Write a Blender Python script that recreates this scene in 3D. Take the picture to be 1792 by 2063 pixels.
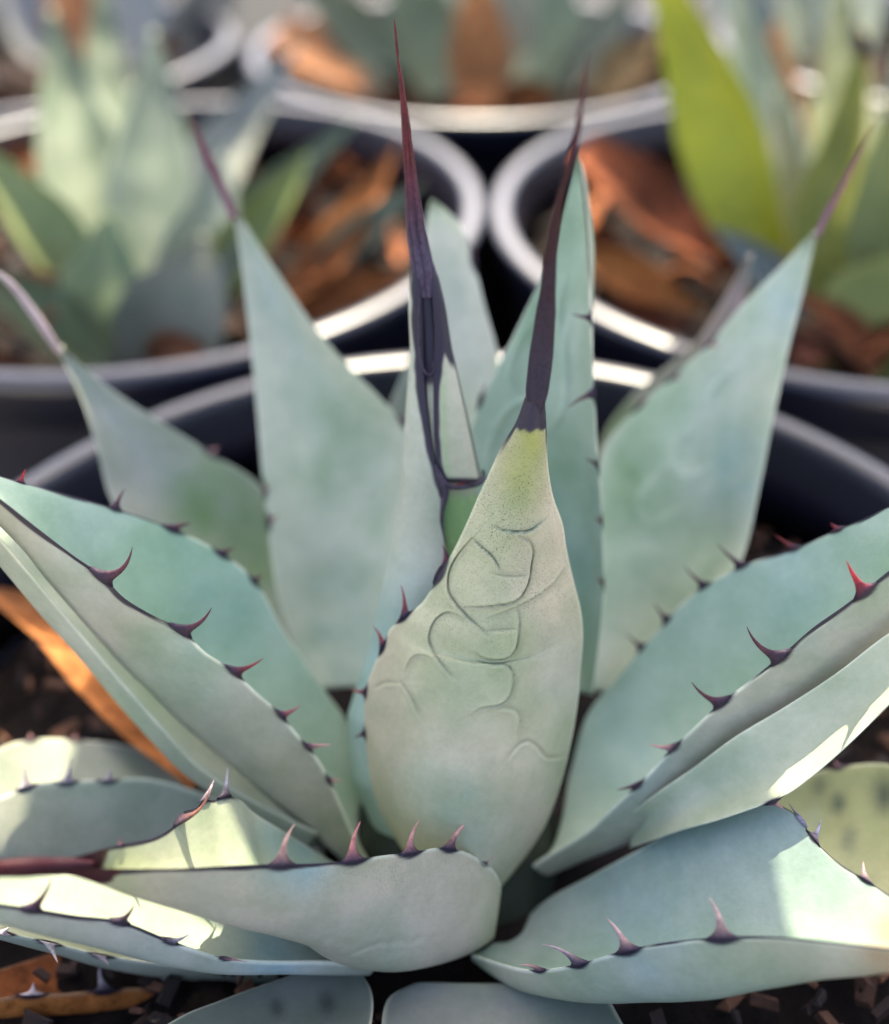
import bpy, bmesh, math, random
import numpy as np
from mathutils import Vector, Matrix

for o in list(bpy.data.objects): bpy.data.objects.remove(o)
S = bpy.context.scene; C = S.collection
random.seed(7); RNG = np.random.default_rng(7)

# ------------------------------------------------------------------ camera
PW, PH, FPX = 1792.0, 2063.0, 1943.0            # the photograph's own grid and its focal length in it
ZR = 0.24                                       # height of the pot rims above the ground
PITCH, ROLL = math.radians(39.86), math.radians(-0.512)
CAM = np.array([0.0, 0.0, ZR + 0.148])
F_ = np.array([0, math.cos(PITCH), -math.sin(PITCH)]); U_ = np.array([0, math.sin(PITCH), math.cos(PITCH)]); X_ = np.array([1.0, 0, 0])
RIGHT = math.cos(ROLL)*X_ + math.sin(ROLL)*U_; UP = -math.sin(ROLL)*X_ + math.cos(ROLL)*U_
cam = bpy.data.cameras.new('camera'); co = bpy.data.objects.new('camera', cam); C.objects.link(co); S.camera = co
M = Matrix.Identity(4)
for i in range(3): M[i][0], M[i][1], M[i][2], M[i][3] = RIGHT[i], UP[i], -F_[i], CAM[i]
co.matrix_world = M
cam.sensor_fit = 'VERTICAL'; cam.sensor_height = 24; cam.angle_y = 2*math.atan(PH/2/FPX)
cam.clip_start = 0.005; cam.clip_end = 100
cam.dof.use_dof = True; cam.dof.focus_distance = 0.154; cam.dof.aperture_fstop = 3.3; cam.dof.aperture_blades = 0

# ------------------------------------------------------------------ sky, sun, exposure
SUN_EL, SUN_AZ = 56.0, 2.0                       # from behind the plant, a little to the right
w = bpy.data.worlds.new('World'); S.world = w; w.use_nodes = True
nt = w.node_tree; bg = nt.nodes['Background']; sky = nt.nodes.new('ShaderNodeTexSky'); sky.sky_type = 'NISHITA'; sky.sun_disc = False
sky.sun_elevation = math.radians(SUN_EL); sky.sun_rotation = math.radians(SUN_AZ); sky.air_density = 0.6; sky.dust_density = 4.0; sky.ozone_density = 0.5
nt.links.new(sky.outputs[0], bg.inputs[0]); bg.inputs[1].default_value = 0.14
sl = bpy.data.lights.new('sun', 'SUN'); sl.energy = 2.9; sl.angle = math.radians(0.4); sl.color = (1, .91, .70)
so = bpy.data.objects.new('sun', sl); C.objects.link(so); so.location = (0, 3, 5)
sd = Vector((math.sin(math.radians(SUN_AZ))*math.cos(math.radians(SUN_EL)), math.cos(math.radians(SUN_AZ))*math.cos(math.radians(SUN_EL)), math.sin(math.radians(SUN_EL))))
so.rotation_euler = sd.to_track_quat('Z', 'Y').to_euler()
S.view_settings.view_transform = 'Standard'; S.view_settings.look = 'None'; S.view_settings.gamma = 1; S.view_settings.use_curve_mapping = False
S.view_settings.exposure = 2.42

# ------------------------------------------------------------------ helpers
def P(px, py, t):
    """point seen at (px, py), t metres in front of the lens"""
    a = (px - PW/2)/FPX; b = -(py - PH/2)/FPX
    return CAM + t*(F_ + a*RIGHT + b*UP)
def proj(p):
    q = np.asarray(p) - CAM; t = q@F_
    return np.stack([PW/2 + FPX*(q@RIGHT)/t, PH/2 - FPX*(q@UP)/t, t], -1)
def spline(pts, n, smooth=True):
    pts = np.array(pts, float)
    if len(pts) == 2: return pts[0] + (pts[1]-pts[0])*np.linspace(0, 1, n)[:, None]
    ext = np.vstack([2*pts[0]-pts[1], pts, 2*pts[-1]-pts[-2]])
    out = []
    for i in range(1, len(ext)-2):
        p0, p1, p2, p3 = ext[i-1:i+3]
        d0, d1, d2 = [max(np.linalg.norm(b-a), 1e-7)**.5 for a, b in ((p0, p1), (p1, p2), (p2, p3))]
        m1 = (p2-p1) + d1*((p1-p0)/d0 - (p2-p0)/(d0+d1)); m2 = (p2-p1) + d1*((p3-p2)/d2 - (p3-p1)/(d1+d2))
        for u in np.linspace(0, 1, 24, endpoint=False):
            out.append((2*u**3-3*u**2+1)*p1 + (u**3-2*u**2+u)*m1 + (-2*u**3+3*u**2)*p2 + (u**3-u**2)*m2)
    out.append(pts[-1]); out = np.array(out)
    d = np.r_[0, np.cumsum(np.linalg.norm(np.diff(out, axis=0), axis=1))]
    x = np.linspace(0, d[-1], n)
    return np.stack([np.interp(x, d, out[:, k]) for k in range(out.shape[1])], -1)
def px(pts, n): return spline([P(*p) for p in pts], n)
def norm(v): return v/np.maximum(np.linalg.norm(v, axis=-1, keepdims=True), 1e-9)
def mix(a, b, f): f = np.clip(f, 0, 1)[..., None]; return np.asarray(a)*(1-f) + np.asarray(b)*f
def sstep(a, b, x): u = np.clip((x-a)/(b-a), 0, 1); return u*u*(3-2*u)
def vnoise(p, scale, seed=0):
    """cheap smooth value noise on 3D points"""
    q = np.asarray(p)*scale; i = np.floor(q).astype(np.int64); f = q-i; f = f*f*(3-2*f); r = 0
    for dx in (0, 1):
        for dy in (0, 1):
            for dz in (0, 1):
                h = ((i[..., 0]+dx)*374761393 + (i[..., 1]+dy)*668265263 + (i[..., 2]+dz)*2147483647 + seed*974711) & 0xffffffff
                h = ((h ^ (h >> 13))*1274126177) & 0xffffffff; h = (h ^ (h >> 16))/4294967295.0
                r = r + h*np.where(dx, f[..., 0], 1-f[..., 0])*np.where(dy, f[..., 1], 1-f[..., 1])*np.where(dz, f[..., 2], 1-f[..., 2])
    return r
def tag(o, label=None, cat=None, group=None, kind=None):
    for k, v in (('label', label), ('category', cat), ('group', group), ('kind', kind)):
        if v: o[k] = v
    return o
def empty(name, loc):
    o = bpy.data.objects.new(name, None); C.objects.link(o); o.location = Vector(loc); o.empty_display_size = .02; return o
def meshobj(name, verts, faces, mat, parent=None, cols=None, extra=None, smooth=True):
    me = bpy.data.meshes.new(name); me.from_pydata([tuple(v) for v in verts], [], faces)
    if cols is not None:
        a = me.color_attributes.new('tint', 'FLOAT_COLOR', 'POINT')
        a.data.foreach_set('color', np.c_[np.asarray(cols), np.ones(len(verts))].astype(np.float32).ravel())
    if extra is not None:
        a = me.attributes.new('speck', 'FLOAT', 'POINT'); a.data.foreach_set('value', np.asarray(extra, np.float32))
    if smooth: me.polygons.foreach_set('use_smooth', [True]*len(me.polygons))
    bm = bmesh.new(); bm.from_mesh(me); bmesh.ops.recalc_face_normals(bm, faces=bm.faces); bm.to_mesh(me); bm.free()
    me.materials.append(mat)
    o = bpy.data.objects.new(name, me); C.objects.link(o)
    if parent is not None:
        o.parent = parent
        if parent.parent is None: o.matrix_parent_inverse = Matrix.Translation(parent.location).inverted()
    return o
def tube(path, rads, k=10, flat=None, wdir=None, skew=False):
    """tapered tube; flat = ratio of the second radius"""
    path = np.asarray(path); n = len(path); T = norm(np.gradient(path, axis=0)); V = []; Fc = []
    ref = np.asarray(wdir if wdir is not None else (0.3, 0.2, 1.0))
    A = norm(ref - (T@ref)[:, None]*T); B = np.cross(T, A); rads = np.asarray(rads)
    if skew: A = norm(A+(ref-A)*(1-sstep(0, .35, np.linspace(0, 1, n)))[:, None])   # the foot follows the margin
    fl = np.ones(n) if flat is None else np.asarray(flat)
    for i in range(n):
        for j in range(k):
            an = 2*math.pi*j/k
            V.append(path[i] + A[i]*math.cos(an)*rads[i] + B[i]*math.sin(an)*rads[i]*fl[i])
    for i in range(n-1):
        for j in range(k): Fc.append((i*k+j, i*k+(j+1) % k, (i+1)*k+(j+1) % k, (i+1)*k+j))
    Fc.append(tuple(range(k))); Fc.append(tuple((n-1)*k+j for j in range(k)))
    return np.array(V), Fc

# ------------------------------------------------------------------ materials
def newmat(name):
    m = bpy.data.materials.new(name); m.use_nodes = True; n = m.node_tree; return m, n, n.nodes['Principled BSDF']
def N(n, t, **kw):
    x = n.nodes.new(t)
    for k, v in kw.items():
        if k[0] == '_': setattr(x, k[1:], v)
        else: x.inputs[k].default_value = v
    return x
def ramp(n, src, stops):
    r = N(n, 'ShaderNodeValToRGB'); e = r.color_ramp.elements
    while len(e) < len(stops): e.new(.5)
    for x, (p, c) in zip(e, stops): x.position = p; x.color = (*c, 1) if len(c) == 3 else c
    n.links.new(src, r.inputs[0]); return r
def mixc(n, mode, a, b, fac):
    m = N(n, 'ShaderNodeMix', _data_type='RGBA', _blend_type=mode)
    for s, v in ((m.inputs[6], a), (m.inputs[7], b), (m.inputs[0], fac)):
        if hasattr(v, 'links'): n.links.new(v, s)
        else: s.default_value = v
    return m.outputs[2]
def leaf_material(name, rough=.5, gain=.8, spec=.3):
    m, n, b = newmat(name); L = n.links
    at = N(n, 'ShaderNodeAttribute', _attribute_name='tint'); sp = N(n, 'ShaderNodeAttribute', _attribute_name='speck')
    tc = N(n, 'ShaderNodeTexCoord')
    big = N(n, 'ShaderNodeTexNoise', Scale=95.0, Detail=5.0, Roughness=.6); L.new(tc.outputs['Object'], big.inputs['Vector'])
    r1 = ramp(n, big.outputs[0], [(.3, (.76, .83, .76)), (.7, (1.13, 1.09, 1.11))])
    c1 = mixc(n, 'MULTIPLY', at.outputs['Color'], r1.outputs[0], 1.0)
    fine = N(n, 'ShaderNodeTexNoise', Scale=3800.0, Detail=2.0, Roughness=.6); L.new(tc.outputs['Object'], fine.inputs['Vector'])
    r2 = ramp(n, fine.outputs[0], [(.34, (.25, .27, .22)), (.44, (1, 1, 1))])
    c2 = mixc(n, 'MULTIPLY', c1, r2.outputs[0], sp.outputs['Fac'])
    mid = N(n, 'ShaderNodeTexNoise', Scale=900.0, Detail=4.0, Roughness=.65); L.new(tc.outputs['Object'], mid.inputs['Vector'])
    r3 = ramp(n, mid.outputs[0], [(.3, (.93, .94, .93)), (.7, (1.04, 1.04, 1.04))])
    c3 = mixc(n, 'MULTIPLY', mixc(n, 'MULTIPLY', c2, r3.outputs[0], 1.0), (gain, gain, gain, 1), 1.0)
    L.new(c3, b.inputs['Base Color'])
    b.inputs['Roughness'].default_value = rough; b.inputs['Specular IOR Level'].default_value = spec
    bp = N(n, 'ShaderNodeBump', Strength=.25, Distance=.0003); L.new(mid.outputs[0], bp.inputs['Height']); L.new(bp.outputs[0], b.inputs['Normal'])
    return m
MLEAF = leaf_material('waxy_leaf'); MBACK = leaf_material('background_leaf', rough=.55, gain=.62)
def spine_material():
    m, n, b = newmat('spine_horn'); L = n.links
    at = N(n, 'ShaderNodeAttribute', _attribute_name='tint'); tc = N(n, 'ShaderNodeTexCoord')
    no = N(n, 'ShaderNodeTexNoise', Scale=1500.0, Detail=4.0, Roughness=.7); L.new(tc.outputs['Object'], no.inputs['Vector'])
    r = ramp(n, no.outputs[0], [(.3, (.55, .5, .5)), (.5, (1, 1, 1)), (.72, (1.35, 1.3, 1.3))])
    L.new(mixc(n, 'MULTIPLY', at.outputs['Color'], r.outputs[0], 1.0), b.inputs['Base Color'])
    b.inputs['Roughness'].default_value = .55; b.inputs['Specular IOR Level'].default_value = .2
    bp = N(n, 'ShaderNodeBump', Strength=.5, Distance=.0003); L.new(no.outputs[0], bp.inputs['Height']); L.new(bp.outputs[0], b.inputs['Normal'])
    return m
MSPINE = spine_material()
def dry_material():
    m, n, b = newmat('dry_leaf'); L = n.links
    at = N(n, 'ShaderNodeAttribute', _attribute_name='tint'); tc = N(n, 'ShaderNodeTexCoord')
    no = N(n, 'ShaderNodeTexNoise', Scale=260.0, Detail=8.0, Roughness=.7); L.new(tc.outputs['Object'], no.inputs['Vector'])
    r = ramp(n, no.outputs[0], [(.25, (.22, .18, .16)), (.5, (.9, .88, .86)), (.75, (1.35, 1.3, 1.2))])
    L.new(mixc(n, 'MULTIPLY', mixc(n, 'MULTIPLY', at.outputs['Color'], r.outputs[0], 1.0), (.72, .66, .62, 1), 1.0), b.inputs['Base Color'])
    b.inputs['Roughness'].default_value = .8; b.inputs['Specular IOR Level'].default_value = .15; 
    bp = N(n, 'ShaderNodeBump', Strength=.6, Distance=.001); L.new(no.outputs[0], bp.inputs['Height']); L.new(bp.outputs[0], b.inputs['Normal'])
    return m
MDRY = dry_material()
def plain(name, c0, c1, scale, rough, bump=.4, dist=.002, spec=.4):
    m, n, b = newmat(name); L = n.links; tc = N(n, 'ShaderNodeTexCoord')
    no = N(n, 'ShaderNodeTexNoise', Scale=scale, Detail=8.0, Roughness=.65); L.new(tc.outputs['Object'], no.inputs['Vector'])
    r = ramp(n, no.outputs[0], [(.3, c0), (.7, c1)]); L.new(r.outputs[0], b.inputs['Base Color'])
    b.inputs['Roughness'].default_value = rough; b.inputs['Specular IOR Level'].default_value = spec
    bp = N(n, 'ShaderNodeBump', Strength=bump, Distance=dist); L.new(no.outputs[0], bp.inputs['Height']); L.new(bp.outputs[0], b.inputs['Normal'])
    return m
MPOT = plain('black_plastic', (.0035, .004, .011), (.007, .008, .021), 60, .36, .15, .001, .9)  # blue tint stands in for sky reflected on the rims
MSOIL = plain('dark_soil', (.003, .002, .0015), (.016, .009, .006), 150, .9, 1, .004, .2)
MBLOCKER = plain('blocker_timber', (.30, .27, .22), (.44, .40, .33), 25, .8, .4, .003, .3)  # surface of the boards added to block the sun
MBARK = plain('bark', (.05, .018, .008), (.22, .085, .04), 120, .85, .8, .002, .2)
def bark_material():
    m, n, b = newmat('bark'); L = n.links; tc = N(n, 'ShaderNodeTexCoord'); ge = N(n, 'ShaderNodeNewGeometry')
    no = N(n, 'ShaderNodeTexNoise', Scale=220.0, Detail=8.0, Roughness=.7); L.new(tc.outputs['Object'], no.inputs['Vector'])
    r = ramp(n, ge.outputs['Random Per Island'], [(0, (.008, .004, .003)), (.6, (.03, .012, .006)), (.88, (.11, .045, .018)), (1, (.20, .09, .04))])
    r2 = ramp(n, no.outputs[0], [(.3, (.4, .4, .4)), (.7, (1.3, 1.25, 1.2))])
    L.new(mixc(n, 'MULTIPLY', r.outputs[0], r2.outputs[0], 1.0), b.inputs['Base Color']); b.inputs['Roughness'].default_value = .85
    bp = N(n, 'ShaderNodeBump', Strength=.9, Distance=.001); L.new(no.outputs[0], bp.inputs['Height']); L.new(bp.outputs[0], b.inputs['Normal'])
    return m
MBARK = bark_material()
MMAT = plain('weed_mat', (.010, .010, .010), (.025, .024, .022), 300, .9, .5, .002, .2)
MGRAVEL = plain('pale_gravel', (.38, .35, .30), (.58, .54, .47), 60, .9, .6, .01, .2)  # ground out of view, made pale to bounce sunlight onto the leaves

# ------------------------------------------------------------------ leaf builder
PURPLE = (.026, .019, .033); MAROON = (.075, .014, .018)
def leaf(root, name, left, right, outer=None, out=1, belly=None, thick=.0035, ns=90, nv=30, pw=2.2, col=(.36, .43, .37), colin=None,
         patches=(), band=(0, 1, 0), rim=.35, teeth=(), creases=(), speck=None, mat=None, label=None, spots=(), tipdark=0, tipcol=PURPLE, tipv=.006, wob=.0005):
    """a blade lofted between its two margins (base to tip); outer = the keel of the outer face, or belly = its depth"""
    Lm = px(left, ns); Rm = px(right, ns); s = np.linspace(0, 1, ns)
    mid = (Lm+Rm)/2; half = (Rm-Lm)/2; T = norm(np.gradient(mid, axis=0)); nrm = norm(np.cross(half, T))
    toward = np.sign(((CAM - mid)*nrm).sum(1).mean()) or 1
    nrm = nrm*toward*out                                   # out=1: the outer face looks at the camera
    if outer is not None: dep = px(outer, ns) - mid
    else:
        kp = np.c_[np.linspace(0, 1, len(belly)), belly]; kp = np.array(kp)*(1, 1); q_ = spline(np.c_[kp[:, :1]*.05, kp[:, 1:]], 200); b = np.interp(s*.05, q_[:, 0], q_[:, 1]); w_ = np.hanning(max(5, ns//6)); b = np.convolve(np.pad(b, len(w_)//2, mode='edge'), w_/w_.sum(), 'same')[len(w_)//2:len(w_)//2+ns]; dep = nrm*b[:, None]
    wid = np.linalg.norm(half, axis=1); dl = np.linalg.norm(dep, axis=1)
    dn = norm(dep)
    th = np.minimum(thick*(1-.55*s), .8*np.maximum(wid, .0006))
    v = np.sin(np.linspace(-1, 1, nv)*math.pi/2)           # closer rows towards the margins
    prof = 1-np.abs(v)**pw
    og = mid[:, None]+half[:, None]*v[None, :, None]+dep[:, None]*prof[None, :, None]
    ig = og - dn[:, None]*th[:, None, None]*((1-v*v)**.6)[None, :, None]
    arc = np.concatenate([np.zeros((ns, 1)), np.cumsum(np.linalg.norm(np.diff(og, axis=1), axis=2), axis=1)], 1)
    edge = np.minimum(arc, arc[:, -1:]-arc)                # metres to the margin, along the surface
    ss = np.repeat(s[:, None], nv, 1)
    teeth3 = []
    marg = np.vstack([Lm, Rm]); pm = proj(marg)
    for tt in teeth:
        k = np.argmin((pm[:, 0]-tt[0])**2+(pm[:, 1]-tt[1])**2); teeth3.append((marg[k], tt, norm((Lm if k < ns else Rm)[min(k % ns+1, ns-1)]-(Lm if k < ns else Rm)[max(k % ns-1, 0)])))
    def colour(g, base, inner):
        c = np.broadcast_to(np.array(base, float)*np.array((1.09, 1.06, .95) if inner else (1.16, 1.03, .90)), g.shape).copy()
        if col_noise: c *= (.90+.2*vnoise(g, 70, 3))[..., None]
        pp = proj(g)
        gn = sstep(.52, .8, vnoise(g, 45, 11)); c = mix(c, np.array(base)*np.array((.78, .97, .68)), gn*.45)
        for (x, y, r, pc, f) in patches:
            d = np.hypot(pp[..., 0]-x, (pp[..., 1]-y)*.7)/r
            c = mix(c, pc, f*np.exp(-d*d)*(.6+.8*vnoise(g, 260, 5)))
        c = mix(c, (.95, .93, .70), np.clip(1.25*rim, 0, 1)*np.exp(-(edge/.00055)**4)*(.55+.6*vnoise(g, 140, 31)))
        if band[2]:
            bw = band[2]*(.35+1.1*vnoise(g, 170, 9)); c = mix(c, PURPLE, sstep(1.15, .75, edge/bw)*sstep(band[0], band[0]+.06, ss)*(ss <= band[1]))
        for (b3, tt, _) in teeth3:
            d = np.linalg.norm(g-b3, axis=-1); r = tt[4]*1.5 if len(tt) > 4 else .0016
            al = sstep(1.25, .8, d/(r*1.7)+1.1*edge/r); c = mix(c, PURPLE, al)
        if tipdark: c = mix(c, tipcol, sstep(1-tipdark*1.08, 1-tipdark*.92, ss+.012*(vnoise(g, 900, 2)-.5)+tipv*np.abs(v)[None, :]))
        return c
    col_noise = True
    co_ = colour(og, col, False); ci = colour(ig, colin if colin is not None else col, True)
    sk = np.zeros((2, ns, nv))
    if speck: 
        pp = proj(og); sk[0] = speck(pp, og)
    # imprints left by the neighbouring leaves: embossed steps and hairline cracks
    vis_outer = out == 1
    g = og if vis_outer else ig
    if creases:
        pp = proj(g); disp = np.zeros((ns, nv)); cc = co_ if vis_outer else ci
        for (pts, hgt, wdt, dark) in creases:
            q = spline(np.array(pts, float), 60); d = np.full((ns, nv), 1e9); sg = np.zeros((ns, nv)); fr = np.zeros((ns, nv))
            for i in range(len(q)-1):
                a = q[i]; e = q[i+1]-a; l2 = max(e@e, 1e-6); r = pp[..., :2]-a; u = np.clip((r@e)/l2, 0, 1); z = r-u[..., None]*e
                dd = np.hypot(z[..., 0], z[..., 1]); m_ = dd < d; d = np.where(m_, dd, d); sg = np.where(m_, np.sign(e[0]*r[..., 1]-e[1]*r[..., 0]), sg); fr = np.where(m_, (i+u)/(len(q)-1), fr)
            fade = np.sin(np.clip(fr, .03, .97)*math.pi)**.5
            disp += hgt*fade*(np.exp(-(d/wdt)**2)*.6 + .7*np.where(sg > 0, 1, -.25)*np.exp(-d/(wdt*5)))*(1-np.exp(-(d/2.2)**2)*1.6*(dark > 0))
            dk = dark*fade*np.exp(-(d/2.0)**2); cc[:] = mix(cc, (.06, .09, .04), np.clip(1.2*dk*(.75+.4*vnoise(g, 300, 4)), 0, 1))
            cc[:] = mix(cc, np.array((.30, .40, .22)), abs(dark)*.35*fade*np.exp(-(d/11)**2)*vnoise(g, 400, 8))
            cc[:] = mix(cc, np.array(cc.mean((0, 1)))*1.45, (.30+.35*(dark <= 0))*fade*np.exp(-((d-4.5)/3.2)**2)*(sg > 0)); cc[:] = mix(cc, np.array(cc.mean((0, 1)))*.72, .45*fade*np.exp(-((d-5)/5)**2)*(sg <= 0))  # light and dark sides of the relief painted in, along with bloom marks
        sgn = dn if vis_outer else -dn
        g += sgn[:, None]*disp[..., None]
    wn = (vnoise(og, 130, 21)-.5)[..., None]*wob*(1-np.abs(v))[None, :, None]
    og += dn[:, None]*wn; ig += dn[:, None]*wn
    V = [og.reshape(-1, 3)]; cols = [co_.reshape(-1, 3)]; nO = ns*nv
    V.append(ig[:, 1:-1].reshape(-1, 3)); cols.append(ci[:, 1:-1].reshape(-1, 3)); ex = np.r_[sk[0].ravel(), sk[1][:, 1:-1].ravel()]
    I = lambda i, j: i*nv+j if j in (0, nv-1) else nO+i*(nv-2)+j-1
    Fc = []
    for i in range(ns-1):
        for j in range(nv-1):
            Fc.append((i*nv+j, i*nv+j+1, (i+1)*nv+j+1, (i+1)*nv+j)); Fc.append((I(i, j), I(i+1, j), I(i+1, j+1), I(i, j+1)))
    for i in (0, ns-1): Fc.append(tuple(i*nv+j for j in range(nv))+tuple(I(i, j) for j in range(nv-2, 0, -1)))
    o = meshobj(name, np.vstack(V), Fc, mat or MLEAF, root, np.vstack(cols), ex)
    if label: o['label'] = label
    for (b3, tt, tg) in teeth3: tooth(o, b3, tt, tg)
    o['_tip'] = 0; del o['_tip']
    return o
def tooth(parent, b3, tt, tg):
    """tt = base x, y, tip x, y, base radius, hook, tip colour, depth change of the tip"""
    bx, by, tx, ty = tt[:4]; r0 = tt[4] if len(tt) > 4 else .0011; hook = tt[5] if len(tt) > 5 else .2
    tipc = tt[6] if len(tt) > 6 else (.16, .035, .035); dt = tt[7] if len(tt) > 7 else 0
    t = proj(b3)[2]; tip = P(tx, ty, t+dt); a = b3
    d = tip-a; ln = np.linalg.norm(d); side = norm(np.cross(d, F_))*ln*hook
    n = 14; u = np.linspace(0, 1, n)[:, None]
    a0 = a-d*.03; ctrl = a+d*.5+side
    path = (1-u)**2*a0+2*u*(1-u)*ctrl+u*u*tip; u = u[:, 0]
    rad = r0*((1-u)**.9*.46+.03)+r0*1.4*np.exp(-u*9)
    fl = .78-.50*np.exp(-u*7)
    V, Fc = tube(path, rad, 10, fl, norm(tg), True)
    uu = np.repeat(u, 10); lum = sum(tipc)/3; b0 = tuple(.75*q for q in tipc) if (hook == 0 and lum > .28) else PURPLE
    c = mix(b0, tuple(.35*q+.65*p for q, p in zip(tipc, b0)), sstep(0, .3, uu)); c = mix(c, tipc, sstep(.15, .6, uu+.3*(vnoise(V, 900, 1)-.5)))
    return meshobj('marginal_spine', V, Fc, MSPINE, parent, c)
def terminal(parent, path, widths, c0=PURPLE, c1=MAROON, c2=(.10, .02, .02), flat=.75, ridges=0, k=16):
    p = px(path, 60); u = np.linspace(0, 1, 60); t = proj(p)[:, 2]
    rad = np.interp(u, np.linspace(0, 1, len(widths)), widths)*t/FPX
    rad = rad*(1+.10*(vnoise(p, 420, 6)-.5))
    V, Fc = tube(p, rad, k, np.full(60, flat))
    uu = np.repeat(u, k); nz = vnoise(V, 600, 3)-.5
    c = mix(c0, c1, sstep(.15, .55, uu+.15*nz)); c = mix(c, c2, sstep(.6, 1, uu+.15*nz))
    return meshobj('terminal_spine', V, Fc, MSPINE, parent, c)

#@@SETTING
# ------------------------------------------------------------------ ground, pots, soil
def grid_plane(name, x0, x1, y0, y1, z, mat):
    return meshobj(name, [(x0, y0, z), (x1, y0, z), (x1, y1, z), (x0, y1, z)], [(0, 1, 2, 3)], mat, smooth=False)
tag(grid_plane('ground', -40, 40, -40, 40, 0, MGRAVEL), kind='structure')
tag(grid_plane('weed_mat', -3, 3, -.06, 6, .004, MMAT), kind='structure')
R0 = .13
def lathe(prof, k=96):
    V = []; Fc = []; n = len(prof)
    for j in range(k):
        a = 2*math.pi*j/k
        for (r, z) in prof: V.append((r*math.cos(a), r*math.sin(a), z))
    for j in range(k):
        for i in range(n-1): Fc.append((j*n+i, ((j+1) % k)*n+i, ((j+1) % k)*n+i+1, j*n+i+1))
    return V, Fc, n
POTMESH = {}
def pot(cx, cy, label, soil_label, rmin=0, nchip=170, big=1.0):
    e = empty('nursery_pot', (cx, cy, .001)); tag(e, label, 'plant pot', 'black nursery pots standing close together')
    if not POTMESH:
        b = [(0.0, .003), (.098, .003), (.101, .0), (.104, .004), (.121, ZR-.022), (.1215, ZR-.0205), (.1205, ZR-.019), (.1185, ZR-.04), (.103, .012), (0.0, .010)]
        V, Fc, _ = lathe(b); o = meshobj('pot_wall', V, Fc, MPOT); POTMESH['pot_wall'] = o.data; bpy.data.objects.remove(o)
        r = [(.1185, ZR-.024), (.1255, ZR-.020), (.1275, ZR-.010), (.1300, ZR-.0055), (.1303, ZR-.0030), (.1299, ZR-.0012), (.1288, ZR-.0003), (.1272, ZR), (.1252, ZR), (.1238, ZR-.0004), (.1229, ZR-.0016), (.1224, ZR-.004), (.1200, ZR-.012), (.1175, ZR-.030), (.1185, ZR-.024)]
        V, Fc, _ = lathe(r); o = meshobj('rim', V, Fc, MPOT); POTMESH['rim'] = o.data; bpy.data.objects.remove(o)
    for k, me in POTMESH.items():
        c = bpy.data.objects.new(k, me); C.objects.link(c); c.parent = e
    # soil: a lumpy disc
    V = [(cx, cy, ZR-.030)]; Fc = []; nr, nk = 22, 60
    for i in range(1, nr+1):
        for j in range(nk):
            a = 2*math.pi*j/nk; r = .1168*i/nr; V.append((cx+r*math.cos(a), cy+r*math.sin(a), ZR-.030))
    V = np.array(V); V[:, 2] += (vnoise(V, 90, 4)-.5)*.010
    for j in range(nk): Fc.append((0, 1+j, 1+(j+1) % nk))
    for i in range(nr-1):
        for j in range(nk): Fc.append((1+i*nk+j, 1+i*nk+(j+1) % nk, 1+(i+1)*nk+(j+1) % nk, 1+(i+1)*nk+j))
    tag(meshobj('potting_soil', V, Fc, MSOIL), soil_label, 'soil', kind='stuff')
    # bark pieces
    V = []; Fc = []
    for i in range(nchip):
        a = random.uniform(0, 6.283); r = .113*math.sqrt(random.uniform(rmin, 1)); l = big*random.uniform(.004, .010); wd = l*random.uniform(.25, .6); h = l*random.uniform(.12, .3)
        R = Matrix.Rotation(random.uniform(0, 6.28), 4, 'Z') @ Matrix.Rotation(random.uniform(-.7, .7), 4, 'X') @ Matrix.Rotation(random.uniform(-.6, .6), 4, 'Y')
        c = Vector((cx+r*math.cos(a), cy+r*math.sin(a), ZR-.027+random.uniform(0, .004))); b0 = len(V)
        for sx, sy, sz in ((-1, -.6, -1), (1, -1, -1), (.8, 1, -1), (-.9, .7, -1), (-.9, -.5, 1), (.7, -.8, 1), (.9, .7, 1), (-.7, .8, 1)):
            V.append(tuple(c + R @ Vector((sx*l*random.uniform(.7, 1.1), sy*wd*random.uniform(.7, 1.1), sz*h))))
        Fc += [tuple(b0+q for q in f) for f in ((0, 3, 2, 1), (4, 5, 6, 7), (0, 1, 5, 4), (1, 2, 6, 5), (2, 3, 7, 6), (3, 0, 4, 7))]
    tag(meshobj('bark_mulch', V, Fc, MBARK, smooth=False), 'brown bark chips over the ' + soil_label, 'mulch', kind='stuff')
    return e
pot(.003, .121, 'black plastic pot holding the sharp blue-grey agave', 'soil in the pot of the sharp blue-grey agave', .2, 1100, .36)
pot(-.114, .366, 'black plastic pot holding the blurred grey-green agave', 'soil in the pot of the blurred grey-green agave')
pot(.149, .353, 'black plastic pot holding the blurred yellow-green agave', 'soil in the pot of the yellow-green agave')
pot(.022, .589, 'black plastic pot behind the gap between the two pots in the next row', 'soil in the pot behind the gap of the next row')
pot(-.250, .600, 'black plastic pot behind the blurred grey-green agave', 'soil in the pot behind the grey-green agave')
pot(.290, .588, 'black plastic pot behind the blurred yellow-green agave', 'soil in the pot behind the yellow-green agave')
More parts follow.
